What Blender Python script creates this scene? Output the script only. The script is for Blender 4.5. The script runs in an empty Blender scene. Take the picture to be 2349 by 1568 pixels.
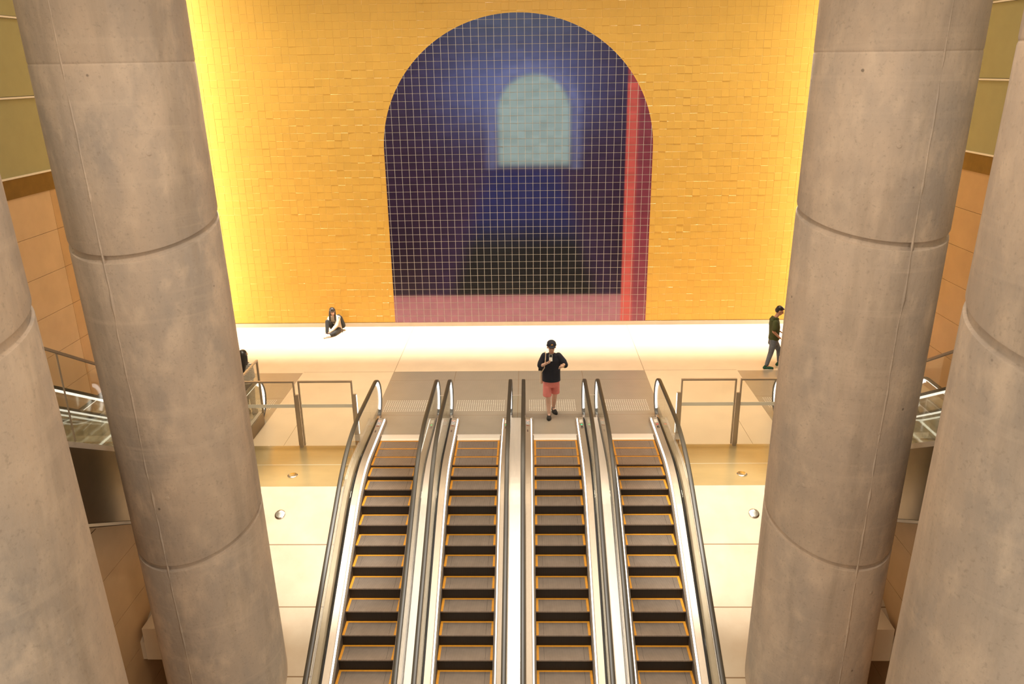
import bpy, bmesh, math, random
from mathutils import Vector, Matrix, Euler
import numpy as np
random.seed(7)
SC = bpy.context.scene
COL = SC.collection
PI = math.pi
# ------------------------------------------------------------------ camera
def make_camera():
    pitch, yaw, roll = 0.3352, -0.0231, -0.0145
    cp, sp, cy, sy = math.cos(pitch), math.sin(pitch), math.cos(yaw), math.sin(yaw)
    f = Vector((sy*cp, cy*cp, -sp)); r = Vector((cy, -sy, 0)); u = r.cross(f)
    cr, sr = math.cos(roll), math.sin(roll)
    r2 = cr*r + sr*u; u2 = -sr*r + cr*u
    cam = bpy.data.cameras.new('camera'); o = bpy.data.objects.new('camera', cam); COL.objects.link(o)
    m = Matrix((r2, u2, -f)).transposed().to_4x4(); m.translation = Vector((0.2732, 0, 7.4176))
    o.matrix_world = m
    cam.sensor_fit = 'HORIZONTAL'; cam.sensor_width = 36.0; cam.lens = 1799.75/2349*36
    cam.clip_end = 200
    SC.camera = o
make_camera()
# ------------------------------------------------------------------ world, exposure, lights
SC.view_settings.view_transform = 'Standard'
SC.view_settings.look = 'None'
SC.view_settings.gamma = 1.0
SC.view_settings.use_curve_mapping = False
SC.view_settings.exposure = 0.0
SC.cycles.max_bounces = 8
SC.cycles.transparent_max_bounces = 24
SC.cycles.sample_clamp_indirect = 4.0
SC.cycles.caustics_reflective = False
SC.cycles.caustics_refractive = False
w = bpy.data.worlds.new('hall_ambient'); SC.world = w; w.use_nodes = True
w.node_tree.nodes['Background'].inputs[0].default_value = (1.0, 0.86, 0.69, 1)
w.node_tree.nodes['Background'].inputs[1].default_value = 0.91

def area(name, loc, target, sx, sy, power, color=(1,1,1), spread=PI):
    L = bpy.data.lights.new(name, 'AREA'); L.shape = 'RECTANGLE'; L.size = sx; L.size_y = sy
    L.energy = power; L.color = color; L.spread = spread
    o = bpy.data.objects.new(name, L); COL.objects.link(o)
    o.location = loc
    d = Vector(target) - Vector(loc)
    o.rotation_euler = d.to_track_quat('-Z', 'Y').to_euler()
    return o
def spot(name, loc, target, power, color, size, blend=0.6, rad=0.1):
    L = bpy.data.lights.new(name, 'SPOT'); L.energy = power; L.color = color; L.spot_size = size
    L.spot_blend = blend; L.shadow_soft_size = rad
    o = bpy.data.objects.new(name, L); COL.objects.link(o); o.location = loc
    o.rotation_euler = (Vector(target)-Vector(loc)).to_track_quat('-Z', 'Y').to_euler()
    return o
COOL = (1.0, 0.97, 0.90); WARM = (1.0, 0.74, 0.47); MID = (1.0, 0.86, 0.68)
# linear downlight along the foot of the tiled wall
area('wall_wash_downlight', (0, 22.15, 13.2), (0, 22.0, 0), 19.5, 0.25, 620, COOL, math.radians(21))
# upright strips in the two corners beside the tiled wall
area('corner_strip_light', (-9.75, 22.0, 5.6), (-4.5, 22.75, 5.6), 0.12, 11.0, 300, (1.0, .93, .88), math.radians(150))
area('corner_strip_light', (9.75, 22.0, 5.6), (4.5, 22.75, 5.6), 0.12, 11.0, 300, (1.0, .93, .88), math.radians(150))
# hall ceiling light rows, then an added fill light
area('ceiling_light_row', (0, 16.2, 13.0), (0, 16.9, 0), 17, 1.2, 420, MID, math.radians(75))
area('ceiling_light_row', (0, 7.5, 13.0), (0, 9.0, 0), 16, 1.2, 120, WARM)
area('column_front_fill', (0, -3.5, 12.5), (0, 10.5, 2.0), 15, 3.0, 200, (1.0, .85, .68))  # fill added behind the camera to lift the column fronts
# accent spots on the slope beside and between the escalators
for sx in (-1, 1):
    spot('slope_spotlight', (sx*2.9, 9.2, 12.6), (sx*3.75, 12.3, 0), 9500, COOL, math.radians(18), 0.75)
for sx in (-1, 1):
    spot('column_fill_spot', (sx*0.8, 3.6, 12.4), (sx*4.3, 9.6, 2.6), 1500, (1.0, .84, .68), math.radians(50), 1.0, .3)  # unseen spots added to brighten the inner columns and miss the nearest ones
spot('slope_spotlight', (0.0, 8.0, 12.8), (0.0, 10.6, -1.2), 4600, COOL, math.radians(34), 0.9)

# ------------------------------------------------------------------ materials
def nt(m):
    m.use_nodes = True; t = m.node_tree; return t, t.nodes['Principled BSDF']
def link(t, a, b): t.links.new(a, b)
def mat(name, col, rough=0.5, metal=0.0, var=0.0, vscale=3.0, bump=0.0, bscale=40.0, stretch=(1,1,1), spec=0.5, emit=None, estr=0.0, col2=None):
    m = bpy.data.materials.new(name); t, b = nt(m)
    c = (*col, 1)
    b.inputs['Base Color'].default_value = c
    b.inputs['Roughness'].default_value = rough; b.inputs['Metallic'].default_value = metal
    b.inputs['Specular IOR Level'].default_value = spec
    if emit: b.inputs['Emission Color'].default_value = (*emit, 1); b.inputs['Emission Strength'].default_value = estr
    tc = t.nodes.new('ShaderNodeTexCoord'); mp = t.nodes.new('ShaderNodeMapping'); mp.inputs['Scale'].default_value = stretch
    link(t, tc.outputs['Object'], mp.inputs[0])
    n = t.nodes.new('ShaderNodeTexNoise'); n.inputs['Scale'].default_value = vscale; n.inputs['Detail'].default_value = 6
    n.inputs['Roughness'].default_value = 0.6
    link(t, mp.outputs[0], n.inputs[0])
    r = t.nodes.new('ShaderNodeMix'); r.data_type = 'RGBA'
    d = col2 if col2 else tuple(x*(1-var) for x in col)
    u = col if col2 else tuple(min(1, x*(1+var)) for x in col)
    mr = t.nodes.new('ShaderNodeMapRange'); mr.inputs[1].default_value = .3; mr.inputs[2].default_value = .7
    link(t, n.outputs[0], mr.inputs[0]); link(t, mr.outputs[0], r.inputs[0])
    r.inputs[6].default_value = (*d, 1); r.inputs[7].default_value = (*u, 1)
    link(t, r.outputs[2], b.inputs['Base Color'])
    if bump:
        n2 = t.nodes.new('ShaderNodeTexNoise'); n2.inputs['Scale'].default_value = bscale; n2.inputs['Detail'].default_value = 4
        link(t, mp.outputs[0], n2.inputs[0])
        bp = t.nodes.new('ShaderNodeBump'); bp.inputs['Strength'].default_value = bump; bp.inputs['Distance'].default_value = .01
        link(t, n2.outputs[0], bp.inputs['Height']); link(t, bp.outputs[0], b.inputs['Normal'])
    return m
def stripes(m, axis, period, depth=.4, dark=.55):
    """fine grooves across an axis, cut with a bump and a darker floor to the groove"""
    t = m.node_tree; b = t.nodes['Principled BSDF']
    tc = t.nodes.new('ShaderNodeTexCoord'); sx = t.nodes.new('ShaderNodeSeparateXYZ'); link(t, tc.outputs['Object'], sx.inputs[0])
    mm = t.nodes.new('ShaderNodeMath'); mm.operation = 'MULTIPLY'; mm.inputs[1].default_value = 2*PI/period
    link(t, sx.outputs[axis], mm.inputs[0])
    sn = t.nodes.new('ShaderNodeMath'); sn.operation = 'SINE'; link(t, mm.outputs[0], sn.inputs[0])
    mr = t.nodes.new('ShaderNodeMapRange'); mr.inputs[1].default_value = -.2; mr.inputs[2].default_value = .3
    mr.inputs[3].default_value = dark; link(t, sn.outputs[0], mr.inputs[0])
    src = b.inputs['Base Color'].links[0].from_socket
    mx = t.nodes.new('ShaderNodeVectorMath'); mx.operation = 'SCALE'; link(t, src, mx.inputs[0]); link(t, mr.outputs[0], mx.inputs['Scale'])
    link(t, mx.outputs[0], b.inputs['Base Color'])
    bp = t.nodes.new('ShaderNodeBump'); bp.inputs['Strength'].default_value = depth; bp.inputs['Distance'].default_value = .004
    link(t, mr.outputs[0], bp.inputs['Height']); link(t, bp.outputs[0], b.inputs['Normal'])
    return m
def glass(name, tint=(.93,.95,.90), refl=0.10, rough=0.02):
    m = bpy.data.materials.new(name); m.use_nodes = True; t = m.node_tree
    t.nodes.remove(t.nodes['Principled BSDF']); out = t.nodes['Material Output']
    tr = t.nodes.new('ShaderNodeBsdfTransparent'); tr.inputs[0].default_value = (*tint, 1)
    gl = t.nodes.new('ShaderNodeBsdfGlossy'); gl.inputs['Roughness'].default_value = rough
    lw = t.nodes.new('ShaderNodeLayerWeight'); lw.inputs[0].default_value = .35
    mr = t.nodes.new('ShaderNodeMapRange'); mr.inputs[3].default_value = refl*.4; mr.inputs[4].default_value = min(1, refl*5)
    link(t, lw.outputs['Fresnel'], mr.inputs[0])
    mx = t.nodes.new('ShaderNodeMixShader'); link(t, mr.outputs[0], mx.inputs[0]); link(t, tr.outputs[0], mx.inputs[1]); link(t, gl.outputs[0], mx.inputs[2])
    link(t, mx.outputs[0], out.inputs[0]); return m
def vcol(name, rough):
    m = bpy.data.materials.new(name); t, b = nt(m); b.inputs['Specular IOR Level'].default_value = .3
    a = t.nodes.new('ShaderNodeVertexColor'); a.layer_name = 'paint'
    link(t, a.outputs[0], b.inputs['Base Color']); b.inputs['Roughness'].default_value = rough
    return m
M = {}
M['stone'] = mat('floor_stone', (.74,.575,.385), .42, var=.05, vscale=1.6, bump=.04)
M['stone_dark'] = mat('floor_joint', (.28,.17,.08), .6)
M['polish'] = mat('polished_ledge', (.54,.41,.20), .20, metal=.4, var=.08, vscale=1.3, stretch=(.6,2,1))
M['slope'] = mat('slope_stone', (.66,.54,.38), .55, col2=(.58,.44,.29), vscale=1.6, bump=.05)
M['tile'] = mat('yellow_glazed_tile', (.77,.435,.075), .32, var=.04, vscale=2.0)
M['grout_y'] = mat('yellow_grout', (.86,.58,.16), .7)
M['grout_w'] = mat('pale_grout', (.72,.66,.56), .7)
M['paint'] = vcol('painted_tile', .22)
M['skirt'] = mat('stone_baseboard', (.74,.61,.44), .35, var=.05)
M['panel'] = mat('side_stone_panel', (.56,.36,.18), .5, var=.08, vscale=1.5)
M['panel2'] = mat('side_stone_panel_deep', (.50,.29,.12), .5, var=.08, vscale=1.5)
M['joint'] = mat('panel_joint', (.10,.055,.02), .8)
M['bronze'] = mat('bronze_band', (.17,.095,.02), .38, metal=.5, var=.15, vscale=4)
M['greenglass'] = mat('green_backed_glass', (.31,.275,.125), .32, var=.04)
M['alutrim'] = mat('aluminium_trim', (.80,.74,.60), .35, metal=.3)
M['steel'] = mat('brushed_steel', (.62,.50,.38), .30, metal=.9, var=.05, vscale=5, stretch=(12,.4,12))
M['steel_pale'] = mat('pale_steel_cladding', (.84,.73,.62), .35, metal=.25, var=.04, vscale=3, stretch=(6,.5,6))
M['fascia'] = mat('dark_steel_fascia', (.22,.155,.09), .32, metal=.75, var=.08, vscale=3)
M['plate'] = stripes(mat('ribbed_landing_plate', (.44,.375,.285), .36, metal=.3, var=.05, vscale=2), 0, .024, .15, .90)
M['tread'] = stripes(mat('escalator_tread', (.36,.28,.215), .38, metal=.55, var=.10, vscale=6), 0, .018, .35, .70)
M['riser'] = stripes(mat('escalator_riser', (.025,.016,.009), .5, metal=.3, var=.1), 0, .018, .5, .5)
M['yellow'] = mat('yellow_step_edge', (.62,.26,.02), .5, var=.1, vscale=12)
M['rubber'] = mat('black_rubber', (.045,.034,.018), .42, var=.15, spec=.7)
M['black'] = mat('black_gap', (.012,.009,.006), .6)
M['brush'] = mat('skirt_brush', (.10,.075,.055), .7, var=.3, vscale=60)
M['led'] = mat('white_led_strip', (1,1,1), .5, emit=(1,.97,.93), estr=1.9)
M['led_soft'] = mat('soft_led_line', (1,1,1), .5, emit=(1,.95,.86), estr=1.3)
M['glass'] = glass('clear_glass', (.965,.972,.945), .07)
M['deck'] = mat('satin_deck_steel', (.46,.365,.265), .42, metal=.35, var=.04, vscale=4, stretch=(8,.5,8))
M['stud'] = mat('bright_stud', (.95,.90,.78), .35)
M['glass2'] = glass('screen_glass', (.975,.98,.955), .04)
M['frost'] = mat('frosted_band', (.85,.80,.64), .6)
M['frame'] = mat('bronze_steel_frame', (.46,.37,.27), .38, metal=.5, var=.06)
M['chrome'] = mat('polished_steel', (.88,.83,.74), .20, metal=1.0)
M['satin'] = mat('satin_steel', (.90,.82,.70), .45, metal=.5)
def concrete():
    m = bpy.data.materials.new('cast_concrete'); t, b = nt(m)
    tc = t.nodes.new('ShaderNodeTexCoord')
    def noise(scale, stretch, detail=8, rough=.6):
        mp = t.nodes.new('ShaderNodeMapping'); mp.inputs['Scale'].default_value = stretch; link(t, tc.outputs['Object'], mp.inputs[0])
        n = t.nodes.new('ShaderNodeTexNoise'); n.inputs['Scale'].default_value = scale; n.inputs['Detail'].default_value = detail; n.inputs['Roughness'].default_value = rough
        link(t, mp.outputs[0], n.inputs[0]); return n.outputs[0]
    def mixc(f, a, bcol, lo, hi, amount=1.0):
        mr = t.nodes.new('ShaderNodeMapRange'); mr.inputs[1].default_value = lo; mr.inputs[2].default_value = hi; mr.inputs[4].default_value = amount
        link(t, f, mr.inputs[0]); mx = t.nodes.new('ShaderNodeMix'); mx.data_type = 'RGBA'; link(t, mr.outputs[0], mx.inputs[0])
        if isinstance(a, tuple): mx.inputs[6].default_value = (*a, 1)
        else: link(t, a, mx.inputs[6])
        mx.inputs[7].default_value = (*bcol, 1); return mx.outputs[2]
    c = mixc(noise(.9, (1,1,.45)), (.60,.475,.36), (.41,.35,.295), .36, .62)
    c = mixc(noise(3.5, (1,1,.6)), c, (.68,.55,.42), .48, .70, .75)
    c = mixc(noise(2.2, (1,1,.12)), c, (.35,.285,.22), .52, .68, .6)
    c = mixc(noise(26, (1,1,1), 4), c, (.27,.22,.17), .56, .74, .45)
    c = mixc(noise(1.6, (.25,.25,5), 5), c, (.66,.54,.42), .55, .72, .35)
    vo = t.nodes.new('ShaderNodeTexVoronoi'); vo.inputs['Scale'].default_value = 2.1; link(t, tc.outputs['Object'], vo.inputs[0])
    c = mixc(vo.outputs['Distance'], (.15,.115,.08), (0,0,0), 2, 3) if False else c
    mr = t.nodes.new('ShaderNodeMapRange'); mr.inputs[1].default_value = .028; mr.inputs[2].default_value = .045; mr.inputs[3].default_value = .45
    link(t, vo.outputs['Distance'], mr.inputs[0])
    sc = t.nodes.new('ShaderNodeVectorMath'); sc.operation = 'SCALE'; link(t, c, sc.inputs[0]); link(t, mr.outputs[0], sc.inputs['Scale'])
    link(t, sc.outputs[0], b.inputs['Base Color'])
    b.inputs['Roughness'].default_value = .62; b.inputs['Specular IOR Level'].default_value = .35
    bp = t.nodes.new('ShaderNodeBump'); bp.inputs['Strength'].default_value = .45; bp.inputs['Distance'].default_value = .014
    link(t, noise(14, (1,1,.5)), bp.inputs['Height']); link(t, bp.outputs[0], b.inputs['Normal'])
    return m
M['concrete'] = concrete()

# ------------------------------------------------------------------ mesh helpers
class MB:
    def __init__(s): s.v = []; s.f = []; s.m = []; s.mats = []; s.uvc = None
    def mi(s, m):
        if m not in s.mats: s.mats.append(m)
        return s.mats.index(m)
    def add(s, vs, fs, m):
        o = len(s.v); i = s.mi(m); s.v += [tuple(x) for x in vs]
        for f in fs: s.f.append(tuple(o+k for k in f)); s.m.append(i)
    def box(s, a, b, m):
        x0,y0,z0 = a; x1,y1,z1 = b
        vs = [(x0,y0,z0),(x1,y0,z0),(x1,y1,z0),(x0,y1,z0),(x0,y0,z1),(x1,y0,z1),(x1,y1,z1),(x0,y1,z1)]
        s.add(vs, [(0,3,2,1),(4,5,6,7),(0,1,5,4),(1,2,6,5),(2,3,7,6),(3,0,4,7)], m)
    def prism(s, poly, lo, hi, axis, m):
        """extrude a 2D polygon along an axis (0: poly is y,z ; 2: poly is x,y)"""
        n = len(poly)
        def P(q, h): return (h, q[0], q[1]) if axis == 0 else ((q[0], h, q[1]) if axis == 1 else (q[0], q[1], h))
        vs = [P(q, lo) for q in poly] + [P(q, hi) for q in poly]
        s.add(vs, [tuple(range(n))[::-1], tuple(range(n, 2*n))] + [(i, (i+1) % n, n+(i+1) % n, n+i) for i in range(n)], m)
    def grid(s, rows, m, close=False):
        """rows: list of equal length point rings"""
        n = len(rows[0]); vs = [p for r in rows for p in r]; fs = []
        for i in range(len(rows)-1):
            for j in range(n if close else n-1):
                k = (j+1) % n; fs.append((i*n+j, i*n+k, (i+1)*n+k, (i+1)*n+j))
        s.add(vs, fs, m)
    def tube(s, pts, r, m, seg=8, caps=True):
        rows = []
        for i, p in enumerate(pts):
            p = Vector(p); a = Vector(pts[max(0, i-1)]); b = Vector(pts[min(len(pts)-1, i+1)]); d = (b-a).normalized()
            e = d.cross(Vector((0,0,1))); e = e if e.length > .1 else d.cross(Vector((1,0,0))); e.normalize(); g = d.cross(e)
            rr = r[i] if isinstance(r, (list, tuple)) else r
            rows.append([tuple(p + rr*(math.cos(2*PI*k/seg)*e + math.sin(2*PI*k/seg)*g)) for k in range(seg)])
        s.grid(rows, m, True)
        if caps:
            s.add(rows[0], [tuple(range(seg))], m); s.add(rows[-1], [tuple(range(seg))[::-1]], m)
    def disc(s, c, r, h, m, seg=24, dome=0.0, nrm=(0,0,1)):
        N = Vector(nrm).normalized(); e = N.cross(Vector((0,1,0))); e = e if e.length > .1 else N.cross(Vector((1,0,0))); e.normalize(); g = N.cross(e); c = Vector(c)
        rows = []
        prof = [(r, 0), (r, h)] + [(r*math.cos(a), h+dome*math.sin(a)) for a in (PI/8, PI/4, 3*PI/8)] + [(.001, h+dome)]
        for rr, hh in prof: rows.append([tuple(c+N*hh+rr*(math.cos(2*PI*k/seg)*e+math.sin(2*PI*k/seg)*g)) for k in range(seg)])
        s.grid(rows, m, True); s.add(rows[0], [tuple(range(seg))], m)
    def build(s, name, parent=None, smooth=False, recalc=True):
        me = bpy.data.meshes.new(name); me.from_pydata(s.v, [], s.f)
        for m in s.mats: me.materials.append(m)
        me.polygons.foreach_set('material_index', s.m)
        if recalc:
            bm = bmesh.new(); bm.from_mesh(me); bmesh.ops.remove_doubles(bm, verts=bm.verts, dist=1e-5)
            bmesh.ops.recalc_face_normals(bm, faces=bm.faces); bm.to_mesh(me); bm.free()
        if smooth:
            me.polygons.foreach_set('use_smooth', [True]*len(me.polygons))
            try: me.set_sharp_from_angle(angle=math.radians(35))
            except Exception: pass
        me.update()
        o = bpy.data.objects.new(name, me); COL.objects.link(o)
        if parent is not None: o.parent = parent
        return o
def tag(o, label=None, cat=None, group=None, kind=None):
    if label: o['label'] = label
    if cat: o['category'] = cat
    if group: o['group'] = group
    if kind: o['kind'] = kind
    return o
def empty(name, loc=(0,0,0)):
    o = bpy.data.objects.new(name, None); COL.objects.link(o); o.location = loc; o.empty_display_size = .2
    return o
def rebase(root):
    """children were built in world coordinates: keep them there under an offset root"""
    inv = Matrix.Translation(-Vector(root.location))
    for c in root.children: c.matrix_parent_inverse = inv
def struct(mb, name, label, cat, **k):
    o = mb.build(name, **k); return tag(o, label, cat, kind='structure')
def copy_tree(o, parent=None):
    c = o.copy(); COL.objects.link(c); c.parent = parent
    if parent is not None: c.matrix_parent_inverse = o.matrix_parent_inverse.copy()
    for ch in o.children: copy_tree(ch, c)
    return c

# ------------------------------------------------------------------ setting: floor, slope, walls
D = 22.815; WX = 9.9
SCREEN_Y = 14.76; LEDGE_Y = 13.06; SL = math.tan(math.radians(30))
mb = MB()
# landing floor; the pits of the centre escalators are left open
mb.box((-WX, 15.2, -.3), (WX, D, 0), M['stone']); mb.box((-WX, SCREEN_Y, -.3), (-3.25, 15.2, 0), M['stone']); mb.box((3.25, SCREEN_Y, -.3), (WX, 15.2, 0), M['stone'])
J = .004
for x in (-3.245, 3.245): mb.box((x-.006, 19.0, 0), (x+.006, D-.02, .0012), M['stone_dark'])
for a, b in ((-5.62, -3.245), (3.245, 5.62)): mb.box((a, 19.0-.005, 0), (b, 19.0+.005, .0012), M['stone_dark'])
for x in (-4.9, 4.9): mb.box((x-.004, SCREEN_Y, 0), (x+.004, 15.9, .001), M['stone_dark'])
struct(mb, 'floor', 'warm beige stone landing floor in front of the yellow tiled wall', 'floor')
for s in (-1, 1):
    mb = MB()
    x0, x1 = sorted((s*3.25, s*6.2))
    mb.box((x0, LEDGE_Y, -.4), (x1, SCREEN_Y, -.001), M['polish'])
    mb.box((x0, 13.915, -.001), (x1, 13.927, .0006), M['alutrim'])
    struct(mb, 'floor', 'polished bronze coloured ledge before the %s glass screen' % ('left' if s < 0 else 'right'), 'ledge')
    mb = MB()
    ye = 10.52
    mb.prism([(LEDGE_Y, -.002), (ye, -.002-(LEDGE_Y-ye)*SL), (ye, -.34-(LEDGE_Y-ye)*SL), (LEDGE_Y, -.7)], x0, x1, 0, M['slope'])
    x2, x3 = sorted((s*3.25, s*4.65))
    yf = 4.0
    mb.prism([(ye, -.002-(LEDGE_Y-ye)*SL), (yf, -.002-(LEDGE_Y-yf)*SL), (yf, -.7-(LEDGE_Y-yf)*SL), (ye, -.7-(LEDGE_Y-ye)*SL)], x2, x3, 0, M['slope'])
    for y in (12.03, 11.04):
        z = -(LEDGE_Y-y)*SL
        mb.prism([(y-.008, z-.0056), (y+.008, z+.0036), (y+.008, z+.0048), (y-.008, z-.0044)], x0, x1, 0, M['stone_dark'])
    y = 10.05; z = -(LEDGE_Y-y)*SL
    mb.prism([(y-.008, z-.0056), (y+.008, z+.0036), (y+.008, z+.0048), (y-.008, z-.0044)], x2, x3, 0, M['stone_dark'])
    struct(mb, 'floor', 'pale sloping stone strip beside the %s outer escalator' % ('left' if s < 0 else 'right'), 'slope')
    mb = MB()
    xa, xb = sorted((s*4.7, s*6.12))
    mb.box((xa, 10.50, -1.80), (xb, 11.1, -1.18), M['stone'])
    struct(mb, 'trim_%d' % (1 if s < 0 else 2), 'stone block end of the ledge behind the %s concrete columns' % ('left' if s < 0 else 'right'), 'ledge')
mb = MB(); mb.box((-WX, 0, -7.3), (WX, 13.0, -7.0), M['stone']); mb.box((-WX, 13.0, -7.3), (WX, 13.3, -.75), M['panel'])
struct(mb, 'floor', 'stone floor of the level below the escalators', 'floor')
# side walls: stone panels, bronze band, green glass
zs = [5.12-.835*k for k in range(0, 8)]
for s, nm in ((-1, 'wall_left'), (1, 'wall_right')):
    mb = MB()
    def wb(y0, y1, z0, z1, m, dx=0.0):
        x0, x1 = sorted((s*(WX-dx), s*(WX+.2))); mb.box((x0, y0, z0), (x1, y1, z1), m)
    wb(2, D+.2, -1.2, 13.5, M['joint'])
    dz = 0.0 if s < 0 else .065
    for k in range(len(zs)-1):
        ys = [2, 4.6, 8.6, 12.6, 16.6, 19.8, D]
        for i in range(len(ys)-1):
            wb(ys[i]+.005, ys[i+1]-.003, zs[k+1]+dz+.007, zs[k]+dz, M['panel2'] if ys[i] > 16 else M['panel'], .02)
    wb(2, D, 5.12+dz, 5.49+dz, M['bronze'], .035)
    for a, b in ((5.52, 6.98), (7.03, 8.48), (8.53, 10.0), (10.05, 11.5), (11.55, 13.2)): wb(2, D, a+dz, b+dz, M['greenglass'], .02)
    for z in (5.49, 6.98, 8.48, 10.0, 11.5): wb(2, D, z+dz+.005, z+dz+.04, M['alutrim'], .05)
    struct(mb, nm, '%s side wall of tan stone panels under green glass panels' % ('left' if s < 0 else 'right'), 'wall')
    mb = MB()
    x0, x1 = sorted((s*6.22, s*6.5)); mb.box((x0, 2, -7), (x1, 13.0, -.45), M['joint'])
    x0, x1 = sorted((s*6.2, s*6.4))
    zz = [.17, -.69, -1.55, -2.41, -3.27, -4.13, -5.0, -6.0]
    for k in range(len(zz)-1): mb.box((x0, 2, zz[k+1]+.008), (x1, 13.05, min(zz[k], 9)), M['panel'])
    x0, x1 = sorted((s*6.2, s*6.4)); mb.prism([(11.55, .175), (7.6, .175), (7.6, 2.42)], x0, x1, 0, M['panel']); mb.box((x0, 2, .175), (x1, 7.595, 4.9), M['panel'])
    xa, xb = sorted((s*6.196, s*6.21)); mb.box((xa, 2, 1.03), (xb, 10.0, 1.038), M['joint']); mb.box((xa, 2, 1.89), (xb, 8.5, 1.898), M['joint'])
    struct(mb, nm+'_lower', 'stone panelled wall below the %s side escalators' % ('left' if s < 0 else 'right'), 'wall')
# ---- back wall of glazed tiles
TS = .2085
AR = 3.811; AV = 3.60; AZ = 5.24; A0 = .125      # arch half width, springing height, foot
AX = -.004
def tile(mbx, x, z, m, g, wgt=1.0):
    """one tile with chamfered edge, a hair out of true"""
    h = TS/2-g/2; y0 = D; p = .003+random.random()*.003*wgt
    tx = random.gauss(0, .008)*wgt; tz = random.gauss(0, .005)*wgt
    def pt(dx, dz, out): return (x+dx, y0-(out+dx*tz+dz*tx), z+dz)
    c = .0045
    o = [pt(-h,-h,0), pt(h,-h,0), pt(h,h,0), pt(-h,h,0)]
    i = [pt(-h+c,-h+c,p), pt(h-c,-h+c,p), pt(h-c,h-c,p), pt(-h+c,h-c,p)]
    mbx.add(o+i, [(4,5,6,7),(0,1,5,4),(1,2,6,5),(2,3,7,6),(3,0,4,7)], m)
mb = MB()
mb.box((-WX-.2, D, -.3), (WX+.2, D+.3, 13.5), M['grout_y'])
nx = int(WX/TS)
for i in range(-nx-1, nx+1):
    for k in range(0, 60):
        x = AX+(i+.5)*TS; z = A0+.01+(k+.5)*TS
        if abs(x) > WX-.05: continue
        dx = abs(x-AX)
        ins = dx < AR-.25 and (z < AZ or math.hypot(dx, (z-AZ)*AR/AV) < AR-.27)
        if ins: continue
        tile(mb, x, z, M['tile'], .003)
struct(mb, 'wall_back', 'tall back wall of glossy golden yellow square tiles', 'wall', recalc=False)
mb = MB(); mb.box((-WX, D-.02, 0), (WX, D-.0005, A0), M['skirt']); mb.box((-WX, D-.016, A0), (WX, D-.0005, A0+.012), M['bronze'])
struct(mb, 'baseboard_back', 'low beige stone skirting under the yellow tiles', 'baseboard')
# ---- mural: a plain field of colours, tile by tile
def lerp(a, b, t): t = max(0, min(1, t)); return tuple(x+(y-x)*t for x, y in zip(a, b))
def sm(e0, e1, x): t = max(0, min(1, (x-e0)/(e1-e0))); return t*t*(3-2*t)
NOI = [[random.uniform(-1, 1) for _ in range(80)] for _ in range(80)]
def mural_colour(x, z):
    i = int((x+4)/TS); k = int(z/TS); j = 1+.10*NOI[i % 80][k % 80]
    h = (z-A0)/(AZ+AV-A0)
    base = lerp((.013,.007,.018), (.030,.014,.065), 1-abs(x)/3.2)
    base = lerp(base, (.035,.018,.05), sm(1.2, 3.0, abs(x))*sm(.2, .5, h)*.5)
    # blue bloom in the upper half
    g = math.exp(-((x-.0)/2.0)**2 - ((z-6.9)/1.25)**2)
    base = lerp(base, (.075,.105,.30), 1.15*g)
    g = math.exp(-((x)/2.4)**2 - ((z-8.7)/.9)**2)
    base = lerp(base, (.055,.080,.17), .9*g)
    # a pale round-topped patch
    d = math.hypot(x-.45, (z-6.25)) if z > 6.25 else abs(x-.45)
    if 4.7 < z: base = lerp(base, (.21,.32,.38), (1-sm(.92, 1.12, d))*sm(4.65, 4.95, z))
    if 4.7 < z: base = lerp(base, (.115,.15,.36), .6*(1-sm(1.15, 1.5, d))*sm(.92, 1.2, d))
    # dark lower field
    dk = sm(4.9, 4.5, z)*(1-sm(1.9, 2.6, abs(x-.15)+.32*(z-.8)))
    low = lerp((.006,.006,.008), (.010,.012,.085), sm(2.3, 3.6, z))
    base = lerp(base, low, dk)
    base = lerp(base, (.235,.10,.135), sm(1.02, .9, z))
    if x > 3.02: base = lerp((.40,.075,.07), (.15,.03,.05), sm(3.3, 3.42, x))
    if x > 3.02 and z > 7: base = lerp(base, (.14,.03,.05), .7)
    return tuple(max(0, c*j*1.25) for c in base)
def clip(poly):
    arch = [(AX-AR, A0), (AX+AR, A0)] + [(AX+AR*math.cos(a), AZ+AV*math.sin(a)) for a in [PI*q/72 for q in range(73)]]
    return arch
ARCH = clip(None)
def clip_poly(sub):
    out = sub
    n = len(ARCH)
    for i in range(n):
        a = ARCH[i]; b = ARCH[(i+1) % n]
        ex, ez = b[0]-a[0], b[1]-a[1]
        inp = out; out = []
        if not inp: return []
        for q in range(len(inp)):
            P = inp[q]; Q = inp[(q+1) % len(inp)]
            dp = ex*(P[1]-a[1])-ez*(P[0]-a[0]); dq = ex*(Q[1]-a[1])-ez*(Q[0]-a[0])
            if dp >= 0: out.append(P)
            if (dp >= 0) != (dq >= 0):
                t = dp/(dp-dq); out.append((P[0]+(Q[0]-P[0])*t, P[1]+(Q[1]-P[1])*t))
    return out
mroot = empty('mural', (AX, D-.02, A0))
tag(mroot, 'arched mural of dark blue, violet and rose tiles on the yellow wall', 'mural')
mb = MB(); n = len(ARCH)
mb.add([(x, D-.0125, z) for x, z in ARCH]+[(x, D-.0005, z) for x, z in ARCH], [tuple(range(n))] + [(i, (i+1) % n, n+(i+1) % n, n+i) for i in range(n)], M['grout_w'])
bk = mb.build('grout_bed', mroot); bk['label'] = 'pale grout lines'
vs, fs, cs = [], [], []
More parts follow.
